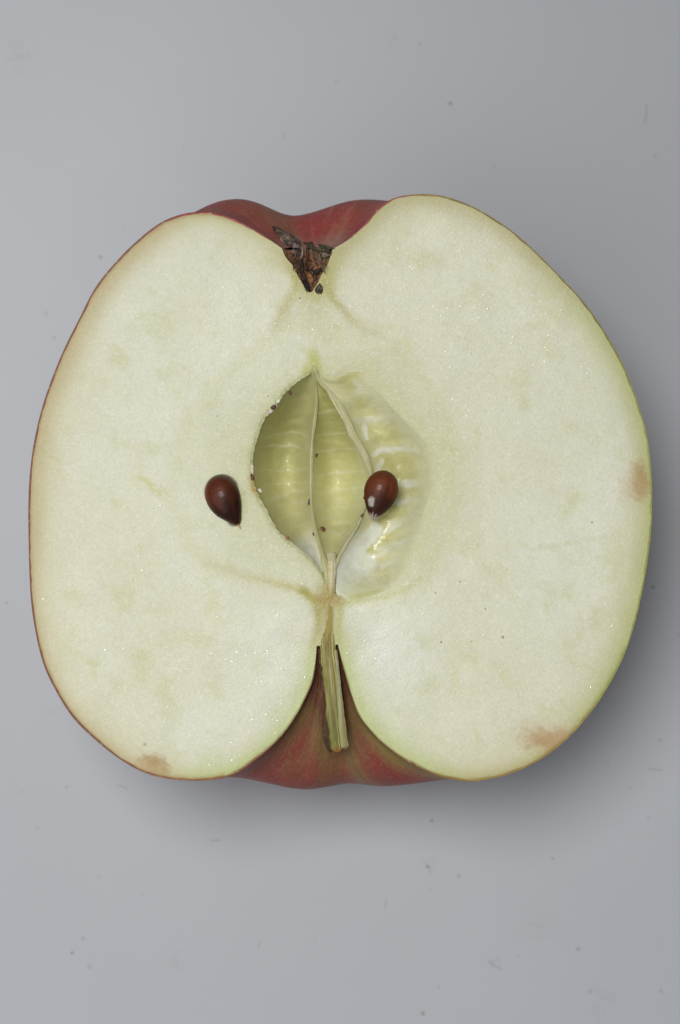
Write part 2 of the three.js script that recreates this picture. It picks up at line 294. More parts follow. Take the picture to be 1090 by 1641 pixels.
    c = mix3(c, mix3(rc, [0.66, 0.66, 0.42], 0.6), 0.6 * gauss(edge, 0, 40));
    if (L) c = mix3(c, [0.33, 0.15, 0.06], 0.6 * gauss(edge, 0, 5) * sm(1230, 1180, Y) * sm(420, 360, X));
    if (Y > 1225 && X > 150 && X < 360) c = mix3(c, [0.40, 0.20, 0.06], 0.6 * gauss(edge, 0, 6));
  }
  for (const [bx, by, rx, ry, a] of bruises) { const d = Math.hypot((X - bx) / rx, (Y - by) / ry) + (mid - 0.5) * 1.1 + (fib - 0.5) * 0.6 + (fine - 0.5) * 0.2; if (d < 1.6) c = mix3(c, a > 0.7 ? (by > 1150 && bx > 800 ? [0.43, 0.245, 0.088] : [0.41, 0.265, 0.085]) : [0.58, 0.45, 0.27], 0.95 * a * sm(1.25, 0.15, d)); }
  for (const [x, y, r] of fleshDots) { const d = Math.hypot(X - x, Y - y); if (d < r * 1.6) c = mix3(c, r > 2.5 ? [0.4, 0.38, 0.3] : [0.13, 0.09, 0.04], 0.75 * sm(r * 1.4, r * 0.4, d)); }
  const cell = noise(X / 2.1, Y / 2.1, 68) * 0.6 + 0.4 * noise(X / 1.3, Y / 1.3, 69); c = mix3(c, [0.86, 0.865, 0.78], 0.62 * sm(0.62, 0.88, cell) * (0.25 + 0.75 * sm(8, 60, edge)) * (1 - 0.8 * gauss(Math.hypot((X - 525) / 30, (Y - 985) / 60), 0, 1)) * (1 - 0.6 * sm(1.2, 0.4, Math.min(...bruises.slice(0, 5).map(([bx, by, rx, ry]) => Math.hypot((X - bx) / rx, (Y - by) / ry)))))); c = mix3(c, [0.56, 0.57, 0.33], 0.35 * sm(0.36, 0.12, cell));
  const k = 0.965 + 0.07 * fine;
  return [c[0] * k, c[1] * k, c[2] * k * (0.99 + 0.02 * mid)];
});
// relief of the cut cells: grains of about 0.2 mm, drawn out along the knife's way
const wet = (X, Y) => clamp(0.25 + 1.1 * (fbm(X / 120, Y / 120, 71, 3) - 0.45) + 0.5 * gauss(Math.hypot((X - 385) / 1.1, Y - 520), 0, 90) + 0.55 * gauss(Math.hypot(X - 600, Y - 1050), 0, 100) + 0.5 * gauss(Math.hypot(X - 430, Y - 1080), 0, 130) + 0.3 * gauss(Math.hypot(X - 780, Y - 480), 0, 170));
const fleshBump = texture(2048, 1934, (u, v) => {
  const X = FX + u * FW, Y = FY + v * FH;
  const cut = X < 520 ? -0.62 : -0.5, ca = Math.cos(cut), sa = Math.sin(cut), a = X * ca + Y * sa, b = -X * sa + Y * ca;
  const g1 = noise(a / 4.4, b / 1.7, 81), g2 = noise(X / 1.6, Y / 1.6, 83), g3 = noise(a / 14, b / 3.2, 85), pit = noise(X / 2.7, Y / 2.7, 87), drop = noise(a / 4.5, b / 3.2, 88);
  const w = 0.55 + 0.45 * fbm(X / 70, Y / 70, 89, 2);
  return 0.5 + w * (0.34 * (g1 - 0.5) + 0.34 * (g2 - 0.5) + 0.06 * (g3 - 0.5) + 0.22 * (pit - 0.5) + 2.4 * Math.max(0, drop - 0.8));
}, false);
const fleshRough = texture(512, 484, (u, v) => 0.68 - 0.3 * wet(FX + u * FW, FY + v * FH), false);
const fleshMat = new THREE.MeshPhysicalMaterial({ map: fleshMap, bumpMap: fleshBump, bumpScale: 0.65 * S, roughness: 1, roughnessMap: fleshRough, ior: 1.4, specularIntensity: 1 });
{
  const outer = [];
  for (const p of PIT_R.slice().reverse()) outer.push([p[0], p[1]]);
  for (let i = 1; i <= NT; i++) outer.push(inset(rightLine, i, rimDepth(i)));
  for (let k = 1; k < 8; k++) outer.push([lerp(541, 508, k / 8), lerp(1033, 1036, k / 8)]);
  for (let i = NT; i >= 1; i--) outer.push(inset(leftLine, i, rimDepth(i)));
  for (const p of PIT_L) outer.push([p[0], p[1]]);
  const ring = spline(outer.filter((p, i) => !i || Math.hypot(p[0] - outer[i - 1][0], p[1] - outer[i - 1][1]) > 0.8), 1500, true).slice(0, 1500);
  const hole = spline(HOLE, 2400, true).slice(0, 2400).map((p) => [Math.atan2(p[1] - CO[1], p[0] - CO[0]), p]).sort((a, b) => a[0] - b[0]);
  const at = (ang) => { let lo = 0, hi = hole.length; while (lo < hi) { const m = (lo + hi) >> 1; if (hole[m][0] < ang) lo = m + 1; else hi = m; } const b = hole[lo % hole.length][1], a = hole[(lo + hole.length - 1) % hole.length][1]; const t0 = hole[(lo + hole.length - 1) % hole.length][0], t1 = hole[lo % hole.length][0]; const t = t1 > t0 ? clamp((ang - t0) / (t1 - t0)) : 0.5; return [lerp(a[0], b[0], t), lerp(a[1], b[1], t)]; };
  const inner = ring.map((p) => at(Math.atan2(p[1] - CO[1], p[0] - CO[0])));
  const NR = 190;
  const g = grid(1500, NR, (i, j) => {
    const a = inner[i], b = ring[i], t = Math.pow(Math.max(0, j - 1) / (NR - 1), 1.25); let X = lerp(a[0], b[0], t), Y = lerp(a[1], b[1], t), z = (fbm(X / 60, Y / 60, 91, 3) - 0.5) * 4;
    const d = Math.hypot(X - a[0], Y - a[1]), e = Math.hypot(X - b[0], Y - b[1]), side = sm(530, 575, a[0]), soft = lerp(4, 16, side);
    z *= sm(0, 25, e) * sm(0, 22, d); z -= lerp(2.2, 2, side) * Math.exp(-((d / soft) ** 2));
    z += (noise(X / 5, Y / 5, 93) - 0.5) * 1.2 * gauss(d, 0, 8) * (1 - side);
    z -= 1.5 * Math.exp(-((e / 3) ** 2)) * (Y > 1035 ? 1 : 0.1);
    const pk = inPocket(X, Y); z -= 20 * sm(1, -8, pk);
    if (j === 0) { z = -30; X += (CO[0] - X) * 0.0; }
    return { p: [X, Y, z], uv: [(X - FX) / FW, (Y - FY) / FH] };
  }, true);
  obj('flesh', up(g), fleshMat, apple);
}

{ // shallow clear lenses added on the wet cut cells to make them glint, uncountable and so one part
  const pos = [], nor = [], idx = [], N = 9;
  for (let k = 0; k < 5200; k++) {
    const X = 60 + rnd() * 970, Y = 320 + rnd() * 920, keep = rnd(), size = rnd(), turn0 = rnd();
    const w = (0.8 * gauss(Math.hypot(X - 605, Y - 1045), 0, 75) + 0.7 * gauss(Math.hypot(X - 440, Y - 1110), 0, 110) + 0.5 * gauss(Math.hypot(X - 390, Y - 500), 0, 80) + 0.35 * gauss(Math.hypot(X - 770, Y - 520), 0, 140) + 0.04) * sm(0.3, 0.6, fbm(X / 26, Y / 26, 97, 2)) * 1.5; if (keep > w) continue;
    if (poly(X, Y, OUT_R)[0] < 9 || poly(X, Y, OUT_L)[0] < 9 || inPocket(X, Y) < 8) continue;
    let inside = false; for (const loop of [HOLE, null]) { if (!loop) break; for (let i = 0, j = loop.length - 1; i < loop.length; j = i++) { const [ax, ay] = loop[i], [bx, by] = loop[j]; if ((ay > Y) !== (by > Y) && X < (bx - ax) * (Y - ay) / (by - ay) + ax) inside = !inside; } }
    let body = false; { const loop = [...OUT_R, ...OUT_L.slice().reverse()]; for (let i = 0, j = loop.length - 1; i < loop.length; j = i++) { const [ax, ay] = loop[i], [bx, by] = loop[j]; if ((ay > Y) !== (by > Y) && X < (bx - ax) * (Y - ay) / (by - ay) + ax) body = !body; } }
    if (inside || !body || (Math.abs(X - 525) < 26 && Y > 930) || (Math.abs(X - 495) < 50 && Y < 480)) continue;
    const rr = 0.9 + 1.5 * size * size, R = rr * 3.2, long = X < 520 && Y > 900 ? 1 + 1.4 * turn0 : 1 + 0.5 * turn0, ang = (X < 520 ? -0.65 : -0.5) + (turn0 - 0.5) * 0.6, ca = Math.cos(ang), sa = Math.sin(ang), base = pos.length / 3, tx = (noise(k * 1.7, 1, 98) - 0.5) * 0.2, ty = (noise(k * 1.7, 9, 98) - 0.5) * 0.2;
    for (let q = 0; q <= 3; q++) for (let a = 0; a < N; a++) {
      const rad = rr * q / 3, th = 2 * Math.PI * a / N, lx = rad * Math.cos(th) * long, ly = rad * Math.sin(th), z = Math.sqrt(R * R - rad * rad) - Math.sqrt(R * R - rr * rr) + 1.2, x = lx * ca - ly * sa, y = lx * sa + ly * ca;
      pos.push(...local(X + x, Y + y, z)); const n = new THREE.Vector3(x / R / long + tx, Math.sqrt(Math.max(0.1, 1 - (rad / R) ** 2)), y / R + ty).normalize(); nor.push(n.x, n.y, n.z);
    }
    for (let q = 0; q < 3; q++) for (let a = 0; a < N; a++) { const b = (a + 1) % N, A = base + q * N + a, B = base + q * N + b, C = A + N, E = B + N; if (q) idx.push(A, B, C); idx.push(B, E, C); }
  }
  const g = new THREE.BufferGeometry(); g.setAttribute('position', new THREE.Float32BufferAttribute(pos, 3)); g.setAttribute('normal', new THREE.Float32BufferAttribute(nor, 3)); g.setIndex(idx);
  // wind every face upwards
  const a = g.index.array, v = (i, k) => pos[i * 3 + k]; for (let i = 0; i < a.length; i += 3) { const [p, q, t] = [a[i], a[i + 1], a[i + 2]], ny = (v(q, 2) - v(p, 2)) * (v(t, 0) - v(p, 0)) - (v(q, 0) - v(p, 0)) * (v(t, 2) - v(p, 2)); if (ny < 0) { a[i + 1] = t; a[i + 2] = q; } }
  obj('glint_lenses', g, new THREE.MeshPhysicalMaterial({ color: 0xffffff, transmission: 1, thickness: 0, roughness: 0.14, ior: 1.58 }), apple).userData.kind = 'stuff';
}

// ---------------------------------------------------------------- core: three seed chambers, the rib between two of them and the thin wall to the third
const core = new THREE.Group(); core.name = 'core'; apple.add(core);
const chamberPts = [];
const coreBump = texture(512, 512, (u, v) => 0.55 * fbm(u * 14, v * 34, 101, 4) + 0.25 * noise(u * 160, v * 160, 103) + 0.2 * fbm(u * 5, v * 60, 105, 2), false);
const coreMat = new THREE.MeshPhysicalMaterial({ vertexColors: true, bumpMap: coreBump, bumpScale: 0.9 * S, roughness: 0.34, ior: 1.4, clearcoat: 0.5, clearcoatRoughness: 0.12 });
const scoopCoat = texture(300, 300, (u, v) => { const X = u * 300 + 450, Y = v * 400 + 580; const [d] = poly(X, Y, RIM_RIGHT.slice(3, 32)); return 0.6 * sm(26, 70, d + (fbm(X / 16, Y / 16, 107, 3) - 0.5) * 40); }, false);
const scoopBump = coreBump.clone(); scoopBump.wrapS = scoopBump.wrapT = THREE.RepeatWrapping; scoopBump.repeat.set(1, 1.33);
const scoopMat = new THREE.MeshPhysicalMaterial({ vertexColors: true, bumpMap: scoopBump, bumpScale: 1.1 * S, roughness: 0.55, ior: 1.4, clearcoat: 1, clearcoatMap: scoopCoat, clearcoatRoughness: 0.1 });
const bands = (X, Y, s, tilt) => { const y = Y + tilt * (X - 540) + (fbm(X / 40, Y / 40, 111 + s, 2) - 0.5) * 16; return y; };
function basin(loop) {   // a skin blown down from a rim: how deep (0..1) and the rim's height carried inwards, on a grid of 2 units
  let x0 = 1e9, x1 = -1e9, y0 = 1e9, y1 = -1e9;
  for (const [x, y] of loop) { x0 = Math.min(x0, x); x1 = Math.max(x1, x); y0 = Math.min(y0, y); y1 = Math.max(y1, y); }
  x0 -= 4; y0 -= 4; const w = Math.ceil((x1 - x0 + 4) / 2) + 1, h = Math.ceil((y1 - y0 + 4) / 2) + 1, f = new Float32Array(w * h), z = new Float32Array(w * h), inn = new Uint8Array(w * h);
  for (let j = 0; j < h; j++) for (let i = 0; i < w; i++) {
    const x = x0 + i * 2, y = y0 + j * 2; let c = false, best = 1e9;
    for (let k = 0, l = loop.length - 1; k < loop.length; l = k++) {
      const [ax, ay] = loop[k], [bx, by] = loop[l];
      if ((ay > y) !== (by > y) && x < (bx - ax) * (y - ay) / (by - ay) + ax) c = !c;
      const d = (ax - x) ** 2 + (ay - y) ** 2; if (d < best) { best = d; z[j * w + i] = loop[k][2]; }
    }
    inn[j * w + i] = c ? 1 : 0;
  }
  for (let it = 0; it < 500; it++) for (let j = 1; j < h - 1; j++) for (let i = 1; i < w - 1; i++) { const a = j * w + i; if (inn[a]) { f[a] += 1.85 * ((f[a - 1] + f[a + 1] + f[a - w] + f[a + w] + 1) / 4 - f[a]); z[a] += 1.85 * ((z[a - 1] + z[a + 1] + z[a - w] + z[a + w]) / 4 - z[a]); } }
  let m = 0; for (const v of f) m = Math.max(m, v);
  return (x, y) => { const u = clamp((x - x0) / 2, 0, w - 1.01), v = clamp((y - y0) / 2, 0, h - 1.01), i = Math.floor(u), j = Math.floor(v), p = u - i, q = v - j, at = (g) => lerp(lerp(g[j * w + i], g[j * w + i + 1], p), lerp(g[(j + 1) * w + i], g[(j + 1) * w + i + 1], p), q); return [Math.max(0, at(f)) / m, at(z)]; };
}
function chamber(pts, center, depth, power, s, tint) {
  const N = 420, NRr = 110, loop = spline(pts, N, true).slice(0, N), sag = basin(loop);
  const g = grid(N, NRr, (i, j) => {
    const rho = 1 - j / NRr, b = loop[i];
    const X0 = lerp(center[0], b[0], rho), Y0 = lerp(center[1], b[1], rho);
    let [k, zb] = j ? sag(X0, Y0) : [0, b[2]];
    k = Math.pow(k, typeof power === 'number' ? power : power(X0, Y0)) * sm(1, 0.97, rho); zb = lerp(zb, b[2], sm(0.94, 1, rho));
    let z = zb - depth * k;
    const y = bands(X0, Y0, s, tint.tilt), rib = Math.pow(Math.abs(noise(0.5, y / 17, 120 + s) * 2 - 1), 1.5), e = Math.min(1, k * 3);
    z += (rib - 0.5) * tint.rib * e;
    z += (fbm(X0 / 22, Y0 / 14, 130 + s, 3) - 0.5) * 4 * e;
    if (tint.extra) z += tint.extra(X0, Y0) * e;
    const p = P(X0, Y0, z);
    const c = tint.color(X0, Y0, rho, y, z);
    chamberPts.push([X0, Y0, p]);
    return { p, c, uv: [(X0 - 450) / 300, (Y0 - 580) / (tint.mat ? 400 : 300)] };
  }, true);
  return obj('seed_chamber', up(g), tint.mat || coreMat, core);
}
const LINES_A = [[[[418, 706], [440, 697], [470, 694], [496, 700]], 1.6, .7], [[[412, 720], [440, 715], [470, 716], [496, 724]], 1.8, 1], [[[408, 752], [440, 756], [470, 757], [494, 750]], 1.5, .5], [[[412, 779], [440, 777], [480, 774]], 1.5, .5], [[[424, 806], [446, 798], [460, 796]], 3.5, .8], [[[432, 820], [446, 813]], 3.5, .6], [[[470, 786], [486, 790]], 3, .9], [[[474, 806], [490, 808]], 3, .7], [[[440, 838], [470, 826], [494, 820]], 2, .45], [[[455, 857], [480, 842]], 2, .4], [[[492, 700], [494, 716]], 5, .6]];
const LINES_B = [[[[510, 664], [530, 660], [545, 655]], 1.8, .5], [[[508, 700], [530, 697], [560, 694]], 1.6, .6], [[[506, 726], [540, 722], [575, 722]], 2, .9], [[[506, 765], [540, 760], [586, 757]], 2, .9], [[[506, 792], [540, 788], [580, 782]], 2, .7], [[[512, 822], [540, 814], [576, 812]], 2.4, .6], [[[520, 850], [545, 838], [566, 838]], 2.6, .6], [[[576, 730], [584, 760]], 4, .6], [[[560, 700], [572, 716]], 3.5, .5]];
const PALE_BANDS = [[[[546, 938], [560, 905], [578, 876], [600, 850]], 13, .95], [[[560, 930], [590, 900]], 14, .8], [[[584, 680], [587, 704]], 3.5, .8], [[[585, 671], [625, 667]], 4, .55], [[[600, 730], [612, 721], [640, 720], [672, 722]], 4, .65], [[[612, 738], [604, 757]], 4, .6], [[[652, 776], [680, 772]], 7, .55], [[[640, 806], [674, 801]], 4, .5], [[[598, 860], [640, 842]], 4, .4], [[[636, 873], [655, 866]], 5, .6], [[[600, 893], [640, 876]], 4, .35], [[[610, 908], [634, 899]], 4, .6], [[[560, 925], [595, 925]], 12, .45], [[[622, 640], [650, 668]], 5, .3], [[[566, 608], [600, 640]], 4, .25]];  // pale bands drawn into the right chamber's colour
const line1 = (y, c, w) => gauss(y, c, w);
// rib line, from the top of the core down to the stem (screen place, height)
const RIB = [[503, 585, -1], [503.5, 593, -4], [505, 606, -14], [506.5, 624, -28], [507.5, 643, -40], [505, 670, -52], [501, 700, -60], [499, 730, -64], [498.5, 757, -64], [498.5, 787, -62], [500, 818, -54], [505, 849, -40], [512, 875, -26], [518, 895, -14], [523, 915, -7], [525.5, 934, -3]];
const WALL = [[507, 596, -4], [512, 611, -8], [526, 626, -12], [538, 641, -15], [548, 657, -17], [556.5, 675, -19], [564.5, 695, -21], [575, 712, -24], [586, 733, -27], [593, 756, -30], [595, 780, -32], [591, 800, -30], [584, 815, -27], [578, 832, -23], [570, 849, -19], [557, 868, -14], [547, 885, -10], [539, 903, -7], [534, 920, -5], [531, 936, -3]];
const WALL2 = WALL.map(([x, y]) => [x, y]);
const off = (line, d) => line.map(([x, y, z]) => [x + d, y, z - 3]);
const edgeZ = (line, z) => line.map(([x, y]) => [x, y, z]);
chamber([...edgeZ(RIM_LEFT.slice(5, -2), -6), ...off(RIB.slice(1, -1), -1).reverse()], [455, 745], 112, (X) => lerp(0.5, 1.05, sm(420, 490, X)), 1, {
  tilt: 0.06, rib: 8, color: (X, Y, rho, y) => {
    let c = mix3([0.52, 0.51, 0.22], [0.62, 0.60, 0.29], sm(660, 830, Y));  // darker upper end: the rim's shade is painted into the colour
    c = mix3(c, [0.70, 0.68, 0.46], 0.8 * clamp(LINES_A.reduce((v, [p, w, a]) => v + a * gauss(poly(X + 2 * noise(X / 9, Y / 9, 141), Y + 3 * noise(X / 12, Y / 9, 142), p)[0], 0, w), 0)));
    c = mix3(c, [0.82, 0.83, 0.70], sm(842, 880, Y + (X - 490) * 0.6) * 0.95);  // white parchment foot, its slope's extra brightness put into the colour
    c = mix3(c, [0.60, 0.59, 0.36], 0.55 * sm(24, 4, Math.abs(X - poly_x(Y))) * sm(640, 720, Y));
    return c.map((v) => v * (0.9 + 0.2 * fbm(X / 9, Y / 9, 143, 3)));
  },
});
function poly_x(Y) { for (let i = 1; i < RIB.length; i++) if (RIB[i][1] >= Y) { const t = (Y - RIB[i - 1][1]) / (RIB[i][1] - RIB[i - 1][1]); return lerp(RIB[i - 1][0], RIB[i][0], t); } return 525; }
chamber([...off(RIB.slice(2, -1), 1.5), ...off(WALL.slice(1, -1), -1).reverse()], [545, 765], 100, (X) => lerp(1.05, 0.65, sm(510, 560, X)), 2, {
  tilt: -0.05, rib: 8, color: (X, Y, rho, y) => {
    let c = mix3([0.47, 0.455, 0.16], [0.63, 0.615, 0.31], sm(640, 800, Y));
    c = mix3(c, [0.70, 0.68, 0.46], 0.75 * clamp(LINES_B.reduce((v, [p, w, a]) => v + a * gauss(poly(X + 2 * noise(X / 9, Y / 9, 151), Y + 3 * noise(X / 12, Y / 9, 152), p)[0], 0, w), 0)));
    c = mix3(c, [0.64, 0.62, 0.42], 0.7 * sm(0.8, 1, rho) * sm(520, 560, X));
    c = mix3(c, [0.64, 0.64, 0.44], 0.5 * sm(0.55, 0.75, fbm(X / 16, Y / 12, 155, 3)) * sm(750, 800, Y));
    return c.map((v) => v * (0.9 + 0.2 * fbm(X / 9, Y / 9, 153, 3)));
  },
});
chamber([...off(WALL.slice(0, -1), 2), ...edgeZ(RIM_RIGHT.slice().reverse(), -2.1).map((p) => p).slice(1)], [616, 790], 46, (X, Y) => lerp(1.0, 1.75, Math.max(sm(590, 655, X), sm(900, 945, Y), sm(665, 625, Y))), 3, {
  tilt: 0.22, rib: 3, mat: scoopMat, extra: (X, Y) => 5 * gauss(Math.hypot((X - 626) / 1.4, Y - 884), 0, 9) + 5 * gauss(Math.hypot((X - 605) / 1.5, Y - 914), 0, 9), color: (X, Y, rho, y) => {
    let c = mix3([0.52, 0.485, 0.19], [0.58, 0.56, 0.26], fbm(X / 30, Y / 30, 161, 3));
    c = mix3(c, [0.66, 0.65, 0.38], 0.75 * sm(34, 6, poly(X, Y, WALL2)[0]));
    const band = line1(y, 632, 5) * 0.5 + line1(y, 685, 5) + line1(y, 737, 6) + line1(y, 800, 5) + line1(y, 823, 6) + line1(y, 860, 8) + line1(y, 893, 9) + line1(y, 920, 9);
    c = mix3(c, [0.68, 0.68, 0.52], 0.75 * clamp(band) * sm(0.25, 0.6, noise(X / 18, Y / 12, 163)));
    for (const [pts, w, a] of PALE_BANDS) { const [d] = poly(X + (noise(X / 7, Y / 7, 165) - 0.5) * 5, Y + (noise(X / 7, Y / 7, 166) - 0.5) * 5, pts); c = mix3(c, [0.78, 0.79, 0.68], a * sm(w * 1.3, w * 0.6, d)); }
    c = mix3(c, [0.80, 0.81, 0.70], 0.9 * sm(850, 890, Y) * sm(36, 10, X - 545 - Math.max(0, (905 - Y)) * 0.35));
    c = mix3(c, [0.66, 0.66, 0.42], 0.92 * sm(50, 6, poly(X, Y, RIM_RIGHT.slice(9, 31))[0] + (fbm(X / 14, Y / 14, 169, 3) - 0.5) * 34));
    c = mix3(c, [0.52, 0.52, 0.16], 0.6 * line1(Y + (X - 600) * 0.22, 951, 5));
    return c.map((v) => v * (0.92 + 0.16 * fbm(X / 9, Y / 9, 167, 3)));
  },
});
function strand(name, path, width, color, mat, parent, o = {}) {   // a ribbon-like tube: path of screen points with heights
  const n = o.n || 160, m = o.m || 24, line = spline(path, n);
  const g = grid(m, n, (i, j) => {
    const [sx, sy, z] = line[j], a = line[Math.max(0, j - 1)], b = line[Math.min(n, j + 1)], tx = b[0] - a[0], ty = b[1] - a[1], l = Math.hypot(tx, ty) || 1, t = j / n;
    const ph = 2 * Math.PI * i / m, end = o.open ? 1 : Math.min(1, Math.sqrt(Math.min(t, 1 - t) / 0.03) + 0.02), fib = o.fibre ? 1 + o.fibre * (noise(Math.cos(ph) * 6 + 20, Math.sin(ph) * 6 + t * 3, o.s || 171) - 0.5) : 1;
    const w = width(t) * end * (1 + (noise(t * 30, 2, (o.s || 171) + 3) - 0.5) * (o.wob ?? 0.2));
    const dx = Math.cos(ph) * w * fib, dz = Math.sin(ph) * (Math.sin(ph) > 0 ? (o.rise ?? 0.6) : (o.sink ?? 1)) * w * fib;
    const p = P(sx - ty / l * dx, sy + tx / l * dx, z + dz);
    return { p, c: color(t, Math.cos(ph), Math.sin(ph)), uv: [i / m, t * 6] };
  }, true);
  return obj(name, g, mat, parent);
}
const tissueMat = new THREE.MeshPhysicalMaterial({ vertexColors: true, bumpMap: coreBump, bumpScale: 1.0 * S, roughness: 0.42, ior: 1.42 });
strand('core_rib', RIB, (t) => 1.8 + 1.6 * noise(t * 14, 4, 172) + 5 * sm(0.1, 0, t) + 2.6 * sm(0.75, 1, t), (t, c) => mix3([0.56, 0.55, 0.30], [0.47, 0.44, 0.15], sm(-0.2, 0.4, Math.sin(c * 5 + t * 9)) * 0.6).map((v) => v * (0.9 + 0.2 * noise(t * 60, c * 3, 175))), tissueMat, core, { sink: 4, rise: 0.4, s: 173 });
strand('chamber_wall', WALL, (t) => 2.4 - 1 * sm(0.5, 0.65, t) + 3 * sm(0.02, 0.25, t) * sm(0.6, 0.35, t) + 1.5 * sm(0.6, 1, t), (t, c) => mix3([0.52, 0.49, 0.23], [0.60, 0.58, 0.34], noise(t * 24, c * 2, 177)).map((v) => v * (0.9 + 0.2 * noise(t * 70, c * 3, 179))), tissueMat, core, { sink: 4, rise: 0.06, s: 181, wob: 0.2 });
strand('core_strand', [[531, 884, -10], [532, 905, -6], [531, 930, -2], [529, 955, -3], [527, 975, -9]], (t) => 7 + 4 * sm(0.5, 1, t), (t, c) => mix3(mix3([0.62, 0.5, 0.26], [0.6, 0.6, 0.4], 0.5 + 0.5 * Math.sin(c * 7)), [0.42, 0.32, 0.08], sm(0.45, 0.9, t + (noise(c * 4, t * 6, 185) - 0.5) * 0.5)), tissueMat, core, { sink: 1.6, rise: 0.35, fibre: 0.3, s: 183 });
strand('core_strand', [[519, 915, -9], [522, 935, -3], [524, 955, -3], [524, 975, -9]], (t) => 4 + 3 * t, (t, c) => mix3([0.50, 0.50, 0.16], [0.42, 0.34, 0.08], sm(0.3, 1, t)), tissueMat, core, { sink: 1.6, rise: 0.35, fibre: 0.3, s: 187 });

// ---------------------------------------------------------------- stem, halved by the knife
const stemMat = new THREE.MeshPhysicalMaterial({ vertexColors: true, bumpMap: texture(256, 256, (u, v) => 0.7 * fbm(u * 60, v * 3, 191, 3) + 0.3 * noise(u * 120, v * 40, 193), false), bumpScale: 1.6 * S, roughness: 0.38, ior: 1.42 });
const fibreColor = (t, c) => {
  const f = fbm(c * 7 + 30, t * 3, 195, 3);
  let k = mix3([0.46, 0.38, 0.13], [0.26, 0.235, 0.055], sm(0.38, 0.6, f));
  k = mix3(k, [0.60, 0.45, 0.24], 0.75 * gauss(c, -0.05, 0.22) * sm(0.35, 0.5, t) * sm(0.85, 0.6, t));
  k = mix3(mix3([0.42, 0.30, 0.07], [0.36, 0.33, 0.08], Math.abs(c)), k, sm(0.12, 0.45, t));
  k = mix3(k, [0.26, 0.21, 0.06], 0.6 * gauss(c, 0.3, 0.12) * sm(0.3, 0.5, t));
  k = mix3(k, [k[0] * 0.72, k[1] * 0.78, k[2] * 0.7], sm(0.3, 0.9, t)); k = mix3(k, [0.12, 0.07, 0.03], 0.7 * sm(0.62, 0.8, fbm(c * 9 + 3, t * 9, 198, 3)));
  k = mix3(k, [0.36, 0.13, 0.02], 0.8 * sm(0.965, 0.99, t + 0.02 * Math.sin(c * 9)));
  return k;
};
const stem = strand('stem', [[526, 950, -6], [525, 975, -4], [525, 1010, -2.5], [525.5, 1040, 0], [529, 1075, 1], [532.5, 1110, 1], [535, 1145, 1], [538, 1180, 1], [541, 1206, 0]], (t) => 12.6 - 1.2 * sm(0, 0.3, t) * sm(0.9, 0.5, t) - 3 * sm(0.6, 0.95, t), fibreColor, stemMat, apple, { n: 240, m: 64, rise: 0.28, sink: 1.3, fibre: 0.5, s: 197, wob: 0.16 });
strand('splinter', [[538, 1040, 1], [541.5, 1075, 3], [544.5, 1110, 4], [547.5, 1145, 4], [550.5, 1175, 4], [554, 1200, 3]], (t) => 3 + 3 * sm(0.2, 0.9, t), (t, c) => mix3([0.36, 0.31, 0.11], [0.54, 0.52, 0.28], sm(-0.6, 0.5, c + 0.6 * Math.sin(t * 5))), stemMat, stem, { m: 28, rise: 0.7, sink: 1.5, fibre: 0.3, s: 201 });
strand('bark', [[517, 1138, -7], [519, 1160, -6], [521, 1182, -6], [526, 1198, -6], [531, 1206, -6]], (t) => (2.2 + 1.6 * Math.sin(t * 3)) * (0.15 + 0.85 * sm(0, 0.45, t)), (t, c) => mix3([0.05, 0.03, 0.02], [0.2, 0.10, 0.045], noise(t * 14, c, 203)), stemMat, stem, { m: 16, rise: 0.7, sink: 1.5, fibre: 0.4, s: 205, wob: 0.25 });
strand('bark', [[512.5, 1040, -5], [514, 1060, -8], [518, 1085, -9], [520, 1110, -10]], (t) => 2.6, (t, c) => mix3([0.09, 0.055, 0.025], [0.22, 0.13, 0.06], noise(t * 14, c, 207)), stemMat, stem, { m: 16, fibre: 0.8, s: 209, wob: 0.8 });

